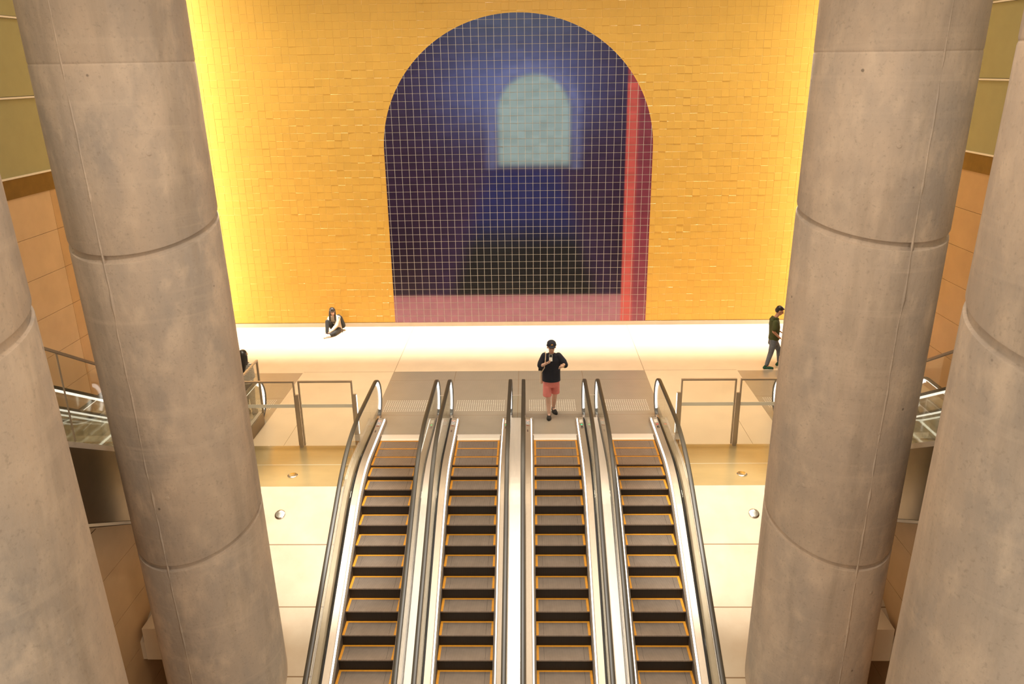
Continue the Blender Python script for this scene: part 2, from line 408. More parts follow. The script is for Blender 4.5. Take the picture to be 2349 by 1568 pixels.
for i in range(-20, 20):
    for k in range(0, 46):
        x0 = AX+i*TS; z0 = A0+k*TS; cxm, czm = x0+TS/2, z0+TS/2
        if z0 > AZ and math.hypot(cxm-AX, (czm-AZ)*AR/AV) > AR+.3: continue
        if abs(cxm-AX) > AR+.2: continue
        g = .0055; S = 4; h = (TS-2*g)/S; tx = random.gauss(0, .006); tz = random.gauss(0, .006)
        inside = abs(cxm-AX) < AR-.2 and (czm < AZ or math.hypot(abs(cxm-AX)+.15, (czm-AZ+.15)*AR/AV) < AR-.04)
        for a in range(S):
            for b in range(S):
                q = [(x0+g+a*h, z0+g+b*h), (x0+g+(a+1)*h, z0+g+b*h), (x0+g+(a+1)*h, z0+g+(b+1)*h), (x0+g+a*h, z0+g+(b+1)*h)]
                if not inside: q = clip_poly(q)
                if len(q) < 3: continue
                o = len(vs)
                for (X, Z) in q:
                    vs.append((X, D-.016+(X-cxm)*tz+(Z-czm)*tx, Z)); cs.append((*mural_colour(X, Z), 1))
                fs.append(tuple(range(o, o+len(q))))
me = bpy.data.meshes.new('tile_field'); me.from_pydata(vs, [], fs); me.materials.append(M['paint'])
ca = me.color_attributes.new('paint', 'FLOAT_COLOR', 'POINT'); ca.data.foreach_set('color', [c for q in cs for c in q])
o = bpy.data.objects.new('tile_field', me); COL.objects.link(o); o.parent = mroot; rebase(mroot)

# ------------------------------------------------------------------ concrete columns
def column(bx, by, ax, ay, r, nx_, ny_, t1, n2x, n2y, t2, label, seam_th):
    root = empty('concrete_column', (bx, by, 0)); tag(root, label, 'column', 'raked concrete columns flanking the escalators')
    a = Vector((ax, ay, 1)).normalized(); base = Vector((bx, by, 0))
    e1 = a.cross(Vector((0,1,0))).normalized(); e2 = a.cross(e1)
    N = 120
    def ring(n, c_t, dt, rr):
        n = Vector(n); c = base+a*c_t; out = []
        for q in range(N):
            th = 2*PI*q/N; p = c+rr*(math.cos(th)*e1+math.sin(th)*e2)
            out.append(p+a*(((c-p).dot(n))/a.dot(n)+dt))
        return out
    n0 = (0,0,1); n1 = (nx_, ny_, 1); n2 = (n2x, n2y, 1)
    rows = [ring(n0, -6, 0, r)]
    def groove(n, t, w_, d_):
        for dt, dr in ((-w_-.02, 0), (-w_-.006, -.003), (-w_, -d_*.8), (-w_*.6, -d_), (w_*.6, -d_), (w_, -d_*.8), (w_+.006, -.003), (w_+.02, 0)):
            rows.append(ring(n, t, dt, r+dr))
    groove(n2, t2, .042, .045); groove(n1, t1, .046, .045)
    for k in range(1, 4): pass
    groove((0, -.02, 1), 7.55, .006, .006)
    rows.append(ring(n0, 9.9, 0, r)); rows.append(ring(n0, 13.2, 0, r))
    m = MB(); m.grid([[tuple(p) for p in rr] for rr in rows], M['concrete'], True)
    m.add([tuple(p) for p in rows[-1]], [tuple(range(N))], M['concrete'])
    m.build('shaft', root, smooth=True)
    # cast seam, a low wandering ridge down the shaft
    m = MB(); rd = random.Random(int(bx*100)); pts = []; w_ = 0; rad = []
    vc = Vector((.27,0,7.4))-base; thf = math.atan2(vc.dot(e2), vc.dot(e1))
    for q in range(0, 150):
        t = -5+q*.12
        w_ = w_*.9+rd.gauss(0, .012); th = thf+seam_th+w_*.3
        pts.append(base+a*t+(r-.008)*(math.cos(th)*e1+math.sin(th)*e2)); rad.append(max(.009, .015+rd.gauss(0, .004)))
    m.tube([tuple(p) for p in pts], rad, M['concrete'], 6); m.build('cast_seam', root, smooth=True)
    # tie holes left by the formwork
    for t, th in ((3.1, .55), (.6, .9), (6.6, .2), (2.2, -.4)):
        th0 = math.atan2((Vector((.27,0,7.4))-base).dot(e2), (Vector((.27,0,7.4))-base).dot(e1))+th
        d = math.cos(th0)*e1+math.sin(th0)*e2
        m = MB(); m.disc(tuple(base+a*t+d*(r-.006)), .028, .008, M['concrete'], 16, .003, tuple(d)); m.build('tie_hole_plug', root)
    rebase(root); return root
p4 = dict()
column(-4.528, 9.904, -.002, -.036, .885, -.025, -.287, 5.635, -.139, -.304, 1.323, 'left inner concrete column standing beside the left outer escalator', -.62)
column(4.527, 9.905, -.005, -.033, .882, .056, -.208, 5.63, .139, -.304, 1.315, 'right inner concrete column standing beside the right outer escalator', .56)
column(-4.37, 5.62, .0147, -.063, .88, -.03, -.24, 5.62, -.139, -.3, 1.33, 'nearest concrete column at the left edge of the view', -.9)
column(4.37, 5.62, -.0147, -.063, .88, .03, -.24, 5.62, .139, -.3, 1.33, 'nearest concrete column at the right edge of the view', .9)

# ------------------------------------------------------------------ escalators
R_ = 3.0
def nosing(sgn, Yi, y_end, y_start=16.1, step=.12):
    """list of (Y, Z, nY, nZ) from the landing towards the camera"""
    T = R_*math.tan(math.radians(15)); Ya = Yi+T; th = math.radians(30)
    pts = [(y_start, 0.0, 0.0, 1.0), (15.2, 0, 0, 1.0), (Ya, 0.0, 0.0, 1.0)]
    for k in range(1, 11):
        a = th*k/10; y = Ya-R_*math.sin(a); z = sgn*R_*(1-math.cos(a))
        pts.append((y, z, sgn*math.sin(a), math.cos(a)))
    pts.append((y_end, sgn*(Yi-y_end)*SL, sgn*.5, math.cos(th)))
    return pts
def zref(sgn, Yi, y):
    T = R_*math.tan(math.radians(15)); Ya = Yi+T; th = math.radians(30); Yb = Ya-R_*math.sin(th)
    if y >= Ya: return 0.0
    if y > Yb: return sgn*(R_-math.sqrt(R_*R_-(Ya-y)**2))
    return sgn*(Yi-y)*SL
def sweep(m, path, sec, material, caps=True):
    """sec: closed section of (x, n); n is measured along the path normal"""
    rows = [[(x, y+ny*n_, z+nz*n_) for x, n_ in sec] for (y, z, ny, nz) in path]
    m.grid(rows, material, True)
    if caps:
        k = len(sec); m.add(rows[0], [tuple(range(k))], material); m.add(rows[-1], [tuple(range(k))[::-1]], material)
def rect(x0, x1, n0, n1): return [(x0, n0), (x1, n0), (x1, n1), (x0, n1)]
NC = (15.90, .500); NR = .467   # newel centre and handrail radius
def rail_path(path, off):
    """newel arc first, then the offset nosing line"""
    pts = []
    for k in range(0, 15):
        a = math.radians(-95+185*k/14)
        pts.append((NC[0]+(off-NC[1])*0+NR*math.cos(a), NC[1]+NR*math.sin(a), math.cos(a), math.sin(a)))
    for (y, z, ny, nz) in path:
        if y > NC[0]: continue
        pts.append((y+ny*off, z+nz*off, ny, nz))
    return pts
def escalator(cx, sgn, Yi, y_end, nsteps, label, group, pods, fascia=None):
    root = empty('escalator', (cx, 15.2, 0)); tag(root, label, 'escalator', group)
    path = nosing(sgn, Yi, y_end)
    inner = [p for p in path if p[0] <= 15.86]; inner = [(15.84, 0, 0, 1)]+inner
    # steps
    st = None
    for k in range(nsteps):
        y1 = 14.976-.352*k; z = zref(sgn, Yi, y1) if k > 2 else 0.0
        zn = zref(sgn, Yi, y1-.352) if k > 1 else 0.0
        if sgn > 0: zb = zref(sgn, Yi, y1+.352) if k > 2 else 0.0
        m = MB(); hw = .455
        if sgn < 0: y0, yb = y1, y1+.352
        else: y0, yb = y1, y1+.352
        m.box((-hw, y0+.004, z-.03), (hw, yb, z-.004), M['tread'])
        # toothed front edge
        nt_ = 40
        for q in range(nt_):
            xx = -hw+.0115+q*(2*hw)/nt_; m.box((xx, y0-.006, z-.02), (xx+.011, y0+.004, z-.004), M['tread'])
        for xx in (-.33, .33): m.box((xx-.0015, y0+.02, z-.004), (xx+.0015, yb-.03, z-.0032), M['riser'])
        so = m.build('step', root)
        drop = z-zn if sgn < 0 else 0
        m = MB()
        if sgn < 0:
            d = max(.02, drop); m.prism([(y0+.008, z-.028), (y0-.002+.012, z-d*.5), (y0+.002+.0, zn-.05), (y0+.05, zn-.05), (y0+.05, z-.028)], -hw, hw, 0, M['riser'])
        else:
            zr = zref(sgn, Yi, y1+.352) if k > 2 else 0
            m.box((-hw, yb-.03, min(z, zr)-.04), (hw, yb-.005, z-.03), M['riser'])
        ro = m.build('riser', so)
        m = MB(); w_ = .042
        m.box((-hw, y0+.0, z-.006), (-hw+w_, yb-.002, z), M['yellow']); m.box((hw-w_, y0+.0, z-.006), (hw, yb-.002, z), M['yellow'])
        m.box((-hw+w_, yb-.036, z-.006), (hw-w_, yb-.002, z), M['yellow'])
        yo = m.build('demarcation_line', so); yo['label'] = 'yellow line around the tread'
        for q in (so,): q.location = (0, 0, 0)
    # comb plate
    m = MB(); m.box((-.47, 15.18, -.02), (.47, 15.62, .006), M['plate']); m.prism([(14.985, .0), (15.05, .012), (15.19, .016), (15.26, .006), (15.26, -.02), (14.985, -.01)], -.47, .47, 0, M['satin'])
    m.build('comb_plate', root)
    for s in (-1, 1):
        def X(v): return s*v
        def sw(name, sec, material, pth=inner, smooth=False):
            mm = MB(); sweep(mm, pth, [(X(x_), n_) for x_, n_ in sec], material); return mm.build(name, root, smooth=smooth)
        low = [p for p in inner if p[0] <= 15.3]; low = [(15.15, 0, 0, 1)]+[p for p in low if p[0] < 15.15]
        sw('skirt_brush', rect(.457, .472, -.20, .03), M['brush'], low)
        sw('skirt_panel', [(.47, -.20), (.47, .035), (.492, .075), (.50, .075), (.50, -.20)], M['deck'])
        l = sw('skirt_light', [(.492, .076), (.512, .112), (.518, .112), (.50, .072)], M['led']); l['label'] = 'glowing white light line'
        dk = sw('inner_deck', [(.516, .0), (.516, .116), (.53, .122), (.632, .135), (.632, .0)], M['deck'])
        sw('glass_channel', rect(.634, .662, .0, .128), M['black'])
        # balustrade glass with rounded newel end
        gp = [(15.86, .13)]
        for k in range(0, 13):
            a = math.radians(-56+146*k/12); gp.append((NC[0]+(NR-.03)*math.cos(a), NC[1]+(NR-.03)*math.sin(a)))
        top = [(y+ny*.937, z+nz*.937) for (y, z, ny, nz) in path if y < NC[0]-.05]
        bot = [(y+ny*.11, z+nz*.11) for (y, z, ny, nz) in path if y < NC[0]-.05]
        xs = sorted((X(.664), X(.676)))
        mm = MB()
        ring = gp+top+bot[::-1]
        # split in strips so the sheet stays well formed
        mm.prism(gp+[top[0], bot[0]], xs[0], xs[1], 0, M['glass'])
        for q in range(len(top)-1): mm.prism([top[q], top[q+1], bot[q+1], bot[q]], xs[0], xs[1], 0, M['glass'])
        mm.build('balustrade_glass', root)
        # handrail
        hp = rail_path(path, .967)
        cxr = .67
        sec = [(cxr-.030, -.026), (cxr+.030, -.026), (cxr+.040, -.012), (cxr+.038, .010), (cxr+.022, .018), (cxr-.022, .018), (cxr-.038, .010), (cxr-.040, -.012)]
        mm = MB(); sweep(mm, hp, [(X(a_), b_) for a_, b_ in sec], M['rubber']); mm.build('handrail', root, smooth=True)
        sw2 = [p for p in hp[7:]]
        mm = MB(); sweep(mm, sw2, [(X(a_), b_) for a_, b_ in rect(cxr-.016, cxr+.016, -.052, -.024)], M['led_soft']); q = mm.build('handrail_light', root); q['label'] = 'glowing line under the handrail'
        # newel light
        arc = []
        for k in range(0, 13):
            a = math.radians(-48+120*k/12); arc.append((NC[0]+NR*math.cos(a), NC[1]+NR*math.sin(a), math.cos(a), math.sin(a)))
        mm = MB(); sweep(mm, arc, [(X(a_), b_) for a_, b_ in rect(.652, .688, -.108, -.046)], M['led']); nl = mm.build('newel_light', root, smooth=True); nl['label'] = 'glowing white arc inside the newel'
        # rounded deck end
        mm = MB(); mm.prism([(15.84, 0), (15.90, 0), (15.90, .07), (15.885, .11), (15.84, .134)], *sorted((X(.47), X(.632))), 0, M['deck']); mm.build('deck_end', root)
        mm = MB(); mm.box((min(X(.634), X(.70)), 15.84, 0), (max(X(.634), X(.70)), 16.12, .09), M['steel']); mm.build('newel_base', root)
        if pods:
            y0 = 15.78
            mm = MB()
            def st(a, b, yA, yB, material, h=.0015):
                x0, x1 = sorted((X(a), X(b))); mm.prism([(x0, yA), (x1, yA), (x1, yB), (x0, yB)], 0, .001, 2, material)
                # lay it on the deck slope across x
            def plate_(nm, a, b, yA, yB, material, lift=.002):
                q = MB(); za = .122+(a-.53)/.102*.013+lift; zb = .122+(b-.53)/.102*.013+lift
                pts = [(X(a), yA, za), (X(b), yA, zb), (X(b), yB, zb), (X(a), yB, za)]
                q.add(pts+[(p[0], p[1], p[2]-.003) for p in pts], [(0,1,2,3),(7,6,5,4),(0,1,5,4),(1,2,6,5),(2,3,7,6),(3,0,4,7)], material)
                return q.build(nm, dk)
            if s < 0:
                # strip of small red and blue safety pictograms
                q = plate_('safety_sticker', .54, .624, y0-.30, y0-.06, M['white']); q['label'] = 'sticker with red and blue safety pictograms'
                for r_ in range(2):
                    for c_ in range(3):
                        plate_('pictogram', .546+c_*.027, .546+c_*.027+.018, y0-.125+r_*.028, y0-.107+r_*.028, M['red_ink'], .0035)
                for r_ in range(5):
                    for c_ in range(3):
                        if (r_+c_) % 2 == 0: plate_('pictogram', .545+c_*.027, .545+c_*.027+.024, y0-.285+r_*.030, y0-.262+r_*.030, M['blue_ink'], .0035)
                plate_('pictogram', .55, .615, y0-.37, y0-.335, M['red_dull'])
                plate_('engraved_mark', .57, .60, y0-.66, y0-.56, M['engrave'])
            else:
                q = plate_('notice_sticker', .545, .615, y0-.22, y0-.06, M['white'])
                i = plate_('indicator_light', .565, .60, y0-.33, y0-.30, M['red_led'] if pods == 'red' else M['green_led'], .004)
                i['label'] = 'glowing red bar' if pods == 'red' else 'glowing green arrow'
                plate_('display_surround', .555, .61, y0-.34, y0-.29, M['black'], .003)
                plate_('key_switch', .56, .605, y0-.50, y0-.40, M['black'], .004)
                q = MB(); q.disc((X(.582), y0-.48, .131), .015, .01, M['chrome'], 14, .003); q.build('key_cap', dk)
    if fascia is not None:
        s = fascia
        m = MB(); fp = [(15.84, 0, 0, 1)]+[p for p in path if p[0] < 15.8]
        sec = rect(.775*s, .79*s, -.70, .30)
        # the fascia stands on the floor at the landing and rises with the truss
        rows = []
        for (y, z, ny, nz) in fp:
            zt = z+nz*.30; yt = y+ny*.30; zl = z-.88*1.0; yl = y
            zl = .001 if y > 13.2 else zl
            rows.append([(.765*s, yl, zl), (.79*s, yl, zl), (.79*s, yl, zt), (.765*s, yl, zt)])
        m.grid(rows, M['fascia'], True); m.add(rows[0], [(0,1,2,3)], M['fascia']); m.add(rows[-1], [(3,2,1,0)], M['fascia']); m.build('side_fascia', root)
        m = MB(); sweep(m, [(15.84, 0, 0, 1)]+[p for p in path if p[0] < 15.8], rect(.69*s, .765*s, .10, .30), M['steel_pale']); m.build('outer_deck', root)
        m = MB()
        lp = [p for p in path if p[0] < 12.0]; lp = [(12.0, (Yi-12.0)*SL*sgn, sgn*.5, .866)]+lp
        sweep(m, lp, rect(.765*s, .83*s, -.80, -.76), M['skirt']); m.build('lower_ledge', root)
        m = MB(); sweep(m, lp, rect(-.79, .79, -.775, -.755), M['fascia']); m.build('soffit_panel', root)
    for c in root.children:
        pass
    for c in root.children: c.location = Vector(c.location)
    # children are in x-centred, world y,z coordinates
    for c in root.children: c.matrix_parent_inverse = Matrix.Translation(Vector((0, -15.2, 0)))
    return root
M['white'] = mat('white_vinyl', (.80,.74,.62), .5)
M['red_ink'] = mat('red_ink', (.55,.10,.08), .5)
M['red_dull'] = mat('dull_red_ink', (.30,.09,.06), .5)
M['blue_ink'] = mat('blue_ink', (.03,.10,.28), .5)
M['engrave'] = mat('engraved_steel', (.16,.10,.08), .5)
M['red_led'] = mat('red_indicator', (.8,.05,.03), .5, emit=(1,.06,.04), estr=2.5)
M['green_led'] = mat('green_indicator', (.05,.8,.2), .5, emit=(.05,1,.28), estr=2.0)
PITCH = 1.628
GE = 'four parallel escalators descending from the landing'
names = ['left outer escalator of the central four, next to the left sloping stone strip', 'empty escalator just left of the central steel divider',
         'escalator the person in coral shorts is walking towards', 'right outer escalator with a red bar lit on its control deck']
for k in range(4):
    escalator((k-1.5)*PITCH, -1, 13.361, 8.3, 19, names[k], GE, 'red' if k == 3 else 'green')
for s in (-1, 1):
    g = 'side escalators rising along the %s wall' % ('left' if s < 0 else 'right')
    escalator(s*6.43, 1, 13.55, 7.6, 20, 'side escalator rising behind the %s columns, nearer one with dark fascia' % ('left' if s < 0 else 'right'), g, None, fascia=-s)
    escalator(s*8.22, 1, 13.55, 7.6, 20, 'side escalator rising against the %s stone wall, farther from the middle' % ('left' if s < 0 else 'right'), g, None)
# cladding between and beside the central escalators
dpath = nosing(-1, 13.361, 8.3)
dpath = [(15.84, 0, 0, 1)]+[p for p in dpath if p[0] < 15.8]
for k, x in enumerate((-PITCH, 0, PITCH)):
    m = MB(); sweep(m, dpath, rect(x-.138, x+.138, -.25, .128), M['steel_pale'])
    for q in range(1, 8):
        pass
    lab = ['pale steel divider between the two left escalators', 'central pale steel divider down the middle of the escalators', 'pale steel divider between the two right escalators'][k]
    tag(m.build('divider_cladding'), lab, 'cladding', 'steel dividers between escalators')
    m = MB(); m.box((x-.10, 15.845, .12), (x+.10, 15.855, .66), M['glass2']); m.box((x-.10, 15.843, .655), (x+.10, 15.857, .66), M['steel_pale'])
    tag(m.build('infill_panel'), ['glass infill panel between newels of the two left escalators', 'glass infill panel between newels in the middle of the landing', 'glass infill panel between newels of the two right escalators'][k], 'glass panel', 'infill panels between newels')
for s in (-1, 1):
    m = MB(); x0, x1 = sorted((s*(1.5*PITCH+.69), s*(1.5*PITCH+.86))); sweep(m, dpath, rect(x0, x1, -.35, .11), M['slope'])
    m2 = tag(m.build('edge_cladding'), 'stone edge cladding outside the %s outer escalator' % ('left' if s < 0 else 'right'), 'cladding')
# landing plates
for k in range(4):
    cx = (k-1.5)*PITCH
    r = empty('landing_plate', (cx, 17.2, 0)); tag(r, ['ribbed metal floor plate at the top of the left outer escalator', 'ribbed metal floor plate left of the central joint', 'ribbed metal floor plate under the person in coral shorts', 'ribbed metal floor plate at the top of the right outer escalator'][k], 'floor plate', 'ribbed plates at the escalator heads')
    m = MB(); m.box((cx-.809, 15.262, .0005), (cx+.809, 18.99, .0045), M['plate']); m.box((cx-.809, 18.372, .0045), (cx+.809, 18.38, .005), M['stone_dark'])
    m.box((cx-.809, 16.25, .0045), (cx+.809, 16.257, .005), M['stone_dark'])
    m.box((cx-.814, 15.262, .0001), (cx+.814, 19.0, .0006), M['stone_dark'])
    m.build('plate', r)
    m = MB()
    a, b = [(-3.12, -1.95), (-1.45, -.25), (.25, 1.40), (1.98, 3.06)][k]
    nxd = int((b-a)/.05)
    for i in range(nxd):
        for j in range(8):
            x = a+.025+i*.05; y = 16.50+j*.082
            m.disc((x, y, .004), .0135, .004, M['stud'], 8, .0015)
    st = m.build('tactile_studs', r); st['label'] = 'field of small shiny studs'; st['kind'] = 'stuff'
    rebase(r)
for s in (-1, 1):
    r = empty('landing_plate', (s*7.2, 17.2, 0)); tag(r, 'tan metal floor plate at the foot of the %s side escalators' % ('left' if s < 0 else 'right'), 'floor plate')
    x0, x1 = sorted((s*5.63, s*9.6)); m = MB(); m.box((x0, 15.3, .0005), (x1, 18.93, .0045), M['plate_side'] if 'plate_side' in M else M['plate']); m.box((x0, 17.26, .0045), (x1, 17.268, .005), M['stone_dark']); m.build('plate', r)
    m = MB()
    for i in range(22):
        for j in range(8):
            m.disc((s*(5.78+i*.05), 16.62+j*.075, .004), .0135, .004, M['stud'], 8, .0015)
    st = m.build('tactile_studs', r); st['kind'] = 'stuff'; st['label'] = 'field of small shiny studs'
    rebase(r)
# ------------------------------------------------------------------ glass screens at the landing edge
def screen_panel(x0, x1, label):
    r = empty('glass_screen', ((x0+x1)/2, SCREEN_Y, 0)); tag(r, label, 'glass screen', 'framed glass screens at the landing edge')
    y0, y1 = SCREEN_Y-.025, SCREEN_Y+.025; m = MB(); t = .026
    m.box((x0, y0, 1.43), (x1, y1, 1.465), M['frame']); m.box((x0, y0, .02), (x0+t, y1, 1.43), M['frame']); m.box((x1-t, y0, .02), (x1, y1, 1.43), M['frame'])
    m.build('frame', r)
    m = MB(); m.box((x0+t, SCREEN_Y-.006, .01), (x1-t, SCREEN_Y+.006, 1.43), M['glass2']); g = m.build('glass', r)
    m = MB(); m.box((x0+t, SCREEN_Y-.011, .875), (x1-t, SCREEN_Y-.007, .95), M['frost']); q = m.build('frosted_band', g); q['label'] = 'grey visibility band'
    rebase(r)
def post(x, h, label, lit=0):
    m = MB(); m.box((x-.035, SCREEN_Y-.075, -.02), (x+.035, SCREEN_Y-.027, h), M['frame'])
    r = m.build('balustrade_post'); tag(r, label, 'post', 'steel posts of the glass screens')
    if lit:
        q = MB(); q.box((x+lit*.036, SCREEN_Y-.07, .3), (x+lit*.045, SCREEN_Y-.03, h-.02), M['led']); q = q.build('light_strip', r); q['label'] = 'glowing white strip'
for s in (-1, 1):
    a, b = sorted((s*3.345, s*4.455)); sd = 'left' if s < 0 else 'right'
    screen_panel(a, b, 'framed glass screen between the %s outer escalator and its middle post' % sd)
    a, b = sorted((s*4.535, s*6.15)); screen_panel(a, b, 'framed glass screen running behind the %s inner column' % sd)
    post(s*4.495, 1.18, 'steel post between the two %s glass screens' % sd)
    post(s*3.30, 1.19, 'short steel post beside the %s outer escalator newel' % sd, -s)
    # screen riding up beside the side escalators
    r = empty('rising_glass_screen', (s*5.62, 15.0, 0)); tag(r, 'glass screen with thin top rail rising beside the %s side escalator' % sd, 'glass screen')
    pth = [(15.80, 1.55)]+[(y, z+1.55+(.0 if z == 0 else .06*min(1, z))) for y, z, a_, b_ in nosing(1, 13.55, 7.6) if y < 15.5]
    m = MB()
    rows = [[(s*5.60, y, z-.035), (s*5.64, y, z-.035), (s*5.64, y, z), (s*5.60, y, z)] for y, z in pth]
    m.grid(rows, M['frame'], True); m.add(rows[0], [(0,1,2,3)], M['frame'])
    m.box((min(s*5.60, s*5.64), 15.765, .30), (max(s*5.60, s*5.64), 15.80, 1.52), M['frame'])
    m.build('frame', r)
    m = MB()
    for q in range(len(pth)-1):
        (ya, za), (yb, zb) = pth[q], pth[q+1]; m.prism([(ya, za-.035), (yb, zb-.035), (yb, zb-1.25), (ya, za-1.25)], *sorted((s*5.614, s*5.626)), 0, M['glass2'])
    m.build('glass', r)
    yp = 9.08 if s < 0 else 8.6
    m = MB(); zz = (13.55-yp)*SL; m.box((min(s*5.612, s*5.628), yp-.006, zz+.35), (max(s*5.612, s*5.628), yp+.006, zz+1.58), M['frame']); m.build('mullion', r)
    rebase(r)
# steel discs on the slope and the ledge
for s in (-1, 1):
    sd = 'left' if s < 0 else 'right'
    m = MB(); m.disc((s*4.345, 12.55, -(LEDGE_Y-12.55)*SL-.004), .098, .012, M['chrome'], 32, .018, (0, -.5, .866)); tag(m.build('steel_disc', smooth=True), 'domed steel disc on the bright slope at %s' % sd, 'disc', 'domed steel discs beside the escalators')
    m = MB(); m.disc((s*4.345, 13.48, -.001), .098, .012, M['chrome'], 32, .016); tag(m.build('steel_disc', smooth=True), 'domed steel disc on the polished ledge at %s' % sd, 'disc', 'domed steel discs beside the escalators')

# ------------------------------------------------------------------ people
SKIN = mat('skin', (.56,.29,.18), .5, var=.05, vscale=20)
SKIN2 = mat('skin_light', (.70,.43,.31), .5, var=.05, vscale=20)
HAIR = mat('black_hair', (.018,.012,.009), .35, var=.3, vscale=60, stretch=(6,6,.6))
NAVY = mat('navy_cotton', (.012,.013,.022), .85, var=.2, vscale=8, bump=.1)
CORAL = mat('coral_cotton', (.68,.20,.165), .8, var=.08, vscale=8, bump=.1)
BLACKC = mat('black_cloth', (.016,.014,.011), .8, var=.2)
CREAM = mat('cream_cloth', (.66,.52,.36), .8, var=.08, vscale=8, bump=.1)
OLIVE = mat('olive_cotton', (.055,.062,.014), .85, var=.2, vscale=7, bump=.1)
DENIM = mat('blue_grey_denim', (.17,.18,.20), .8, col2=(.09,.10,.12), vscale=7, bump=.1)
WHITEC = mat('white_rubber', (.75,.70,.60), .6)
GREENS = mat('green_suede', (.015,.07,.035), .8)
LIP = mat('lip', (.40,.12,.09), .5)
EYE = mat('eye_dark', (.02,.012,.01), .3)
STRIPE = stripes(mat('striped_knit', (.66,.60,.48), .85), 2, .032, .1, .10)
def cap_mesh(m, p0, r0, p1, r1, seg=14):
    p0, p1 = Vector(p0), Vector(p1); d = p1-p0; L = d.length
    if L < 1e-6: d = Vector((0,0,1)); L = 1e-6
    d = d/L if L > 1e-5 else Vector((0,0,1))
    e = d.cross(Vector((0,0,1))); e = e if e.length > .1 else d.cross(Vector((1,0,0))); e.normalize(); g = d.cross(e)
    rows = []
    for a in (-88, -60, -30, 0):
        t = math.radians(a); rows.append((p0+d*(r0*math.sin(t)), r0*math.cos(t)))
    for a in (0, 30, 60, 88):
        t = math.radians(a); rows.append((p1+d*(r1*math.sin(t)), r1*math.cos(t)))
    rr = [[tuple(c+q*(math.cos(2*PI*k/seg)*e+math.sin(2*PI*k/seg)*g)) for k in range(seg)] for c, q in rows]
    m.grid(rr, None, True); m.add(rr[0], [tuple(range(seg))], None); m.add(rr[-1], [tuple(range(seg))[::-1]], None)
def ell_mesh(m, c, r, rot=(0,0,0), seg=18):
    R3 = Euler([math.radians(a) for a in rot]).to_matrix(); c = Vector(c); rows = []
    for i in range(1, 12):
        t = PI*i/12; rows.append([tuple(c+R3 @ Vector((r[0]*math.sin(t)*math.cos(2*PI*k/seg), r[1]*math.sin(t)*math.sin(2*PI*k/seg), r[2]*math.cos(t)))) for k in range(seg)])
    m.grid(rows, None, True); m.add(rows[0], [tuple(range(seg))], None); m.add(rows[-1], [tuple(range(seg))[::-1]], None)
def loft_mesh(m, rings, yaw=0.0, seg=24):
    """rings: (x, y, z, rx, ry)"""
    ca, sa = math.cos(math.radians(yaw)), math.sin(math.radians(yaw)); rows = []
    for (x, y, z, rx, ry) in rings:
        rr = []
        for k in range(seg):
            u, v = rx*math.cos(2*PI*k/seg), ry*math.sin(2*PI*k/seg); rr.append((x+u*ca-v*sa, y+u*sa+v*ca, z))
        rows.append(rr)
    m.grid(rows, None, True); m.add(rows[0], [tuple(range(seg))], None); m.add(rows[-1], [tuple(range(seg))[::-1]], None)
def organic(name, shapes, material, parent, voxel=.011, smooth=5, origin=(0,0,0)):
    m = MB()
    for s in shapes:
        if s[0] == 'c': cap_mesh(m, *s[1:])
        elif s[0] == 'e': ell_mesh(m, *s[1:])
        elif s[0] == 'l': loft_mesh(m, *s[1:])
    m.mats = [material]; m.m = [0]*len(m.f)
    o = m.build(name+'_raw')
    md = o.modifiers.new('r', 'REMESH'); md.mode = 'VOXEL'; md.voxel_size = voxel; md.use_smooth_shade = True
    if smooth:
        sm_ = o.modifiers.new('s', 'SMOOTH'); sm_.factor = .5; sm_.iterations = smooth
    dg = bpy.context.evaluated_depsgraph_get(); me = bpy.data.meshes.new_from_object(o.evaluated_get(dg))
    bpy.data.objects.remove(o)
    me.name = name; me.materials.clear(); me.materials.append(material)
    me.polygons.foreach_set('use_smooth', [True]*len(me.polygons))
    # drop any loose part an overlap may leave
    q = bpy.data.objects.new(name, me); COL.objects.link(q)
    if parent is not None:
        q.parent = parent
    return q
def hand(wrist, palm, dirs, thumb, curl=(0,0,-.5), r=.0085, L=.04):
    """palm capsule plus five fingers; dirs is the pointing direction, thumb its own"""
    wv, pv = Vector(wrist), Vector(palm); d = Vector(dirs).normalized(); th = Vector(thumb).normalized()
    side = (th - d*th.dot(d)).normalized(); cu = Vector(curl)
    sh = [('c', tuple(wv), .024, tuple(pv), .026)]
    for k in (-1, 1): sh.append(('c', tuple(wv+side*.006*k), .02, tuple(pv+side*.018*k), .018))
    for k, ln in enumerate((.90, 1.05, 1.0, .78)):
        b = pv+side*(.026-.017*k)+d*.008; m1 = b+d*L*ln*.75; m2 = m1+(d+cu).normalized()*L*ln*.6; m3 = m2+(d*.4+cu*1.6).normalized()*L*ln*.4
        sh += [('c', tuple(b), r*1.05, tuple(m1), r), ('c', tuple(m1), r, tuple(m2), r*.92), ('c', tuple(m2), r*.92, tuple(m3), r*.8)]
    tb = wv+(pv-wv)*.35+side*.022; t1 = tb+(side*.8+d*.5).normalized()*.035; t2 = t1+(side*.2+d).normalized()*.028
    sh += [('c', tuple(tb), .012, tuple(t1), .0105), ('c', tuple(t1), .0105, tuple(t2), .0085)]
    return sh
def V3(o, lst): return tuple(a+b for a, b in zip(o, lst))
def off(shapes, o, k=1.0):
    out = []
    for s in shapes:
        s = list(s)
        if s[0] == 'c': s[1] = V3(o, s[1]); s[3] = V3(o, s[3])
        elif s[0] == 'e': s[1] = V3(o, s[1])
        elif s[0] == 'l': s[1] = [(x+o[0], y+o[1], z+o[2], a, b) for x, y, z, a, b in s[1]]
        out.append(tuple(s))
    return out
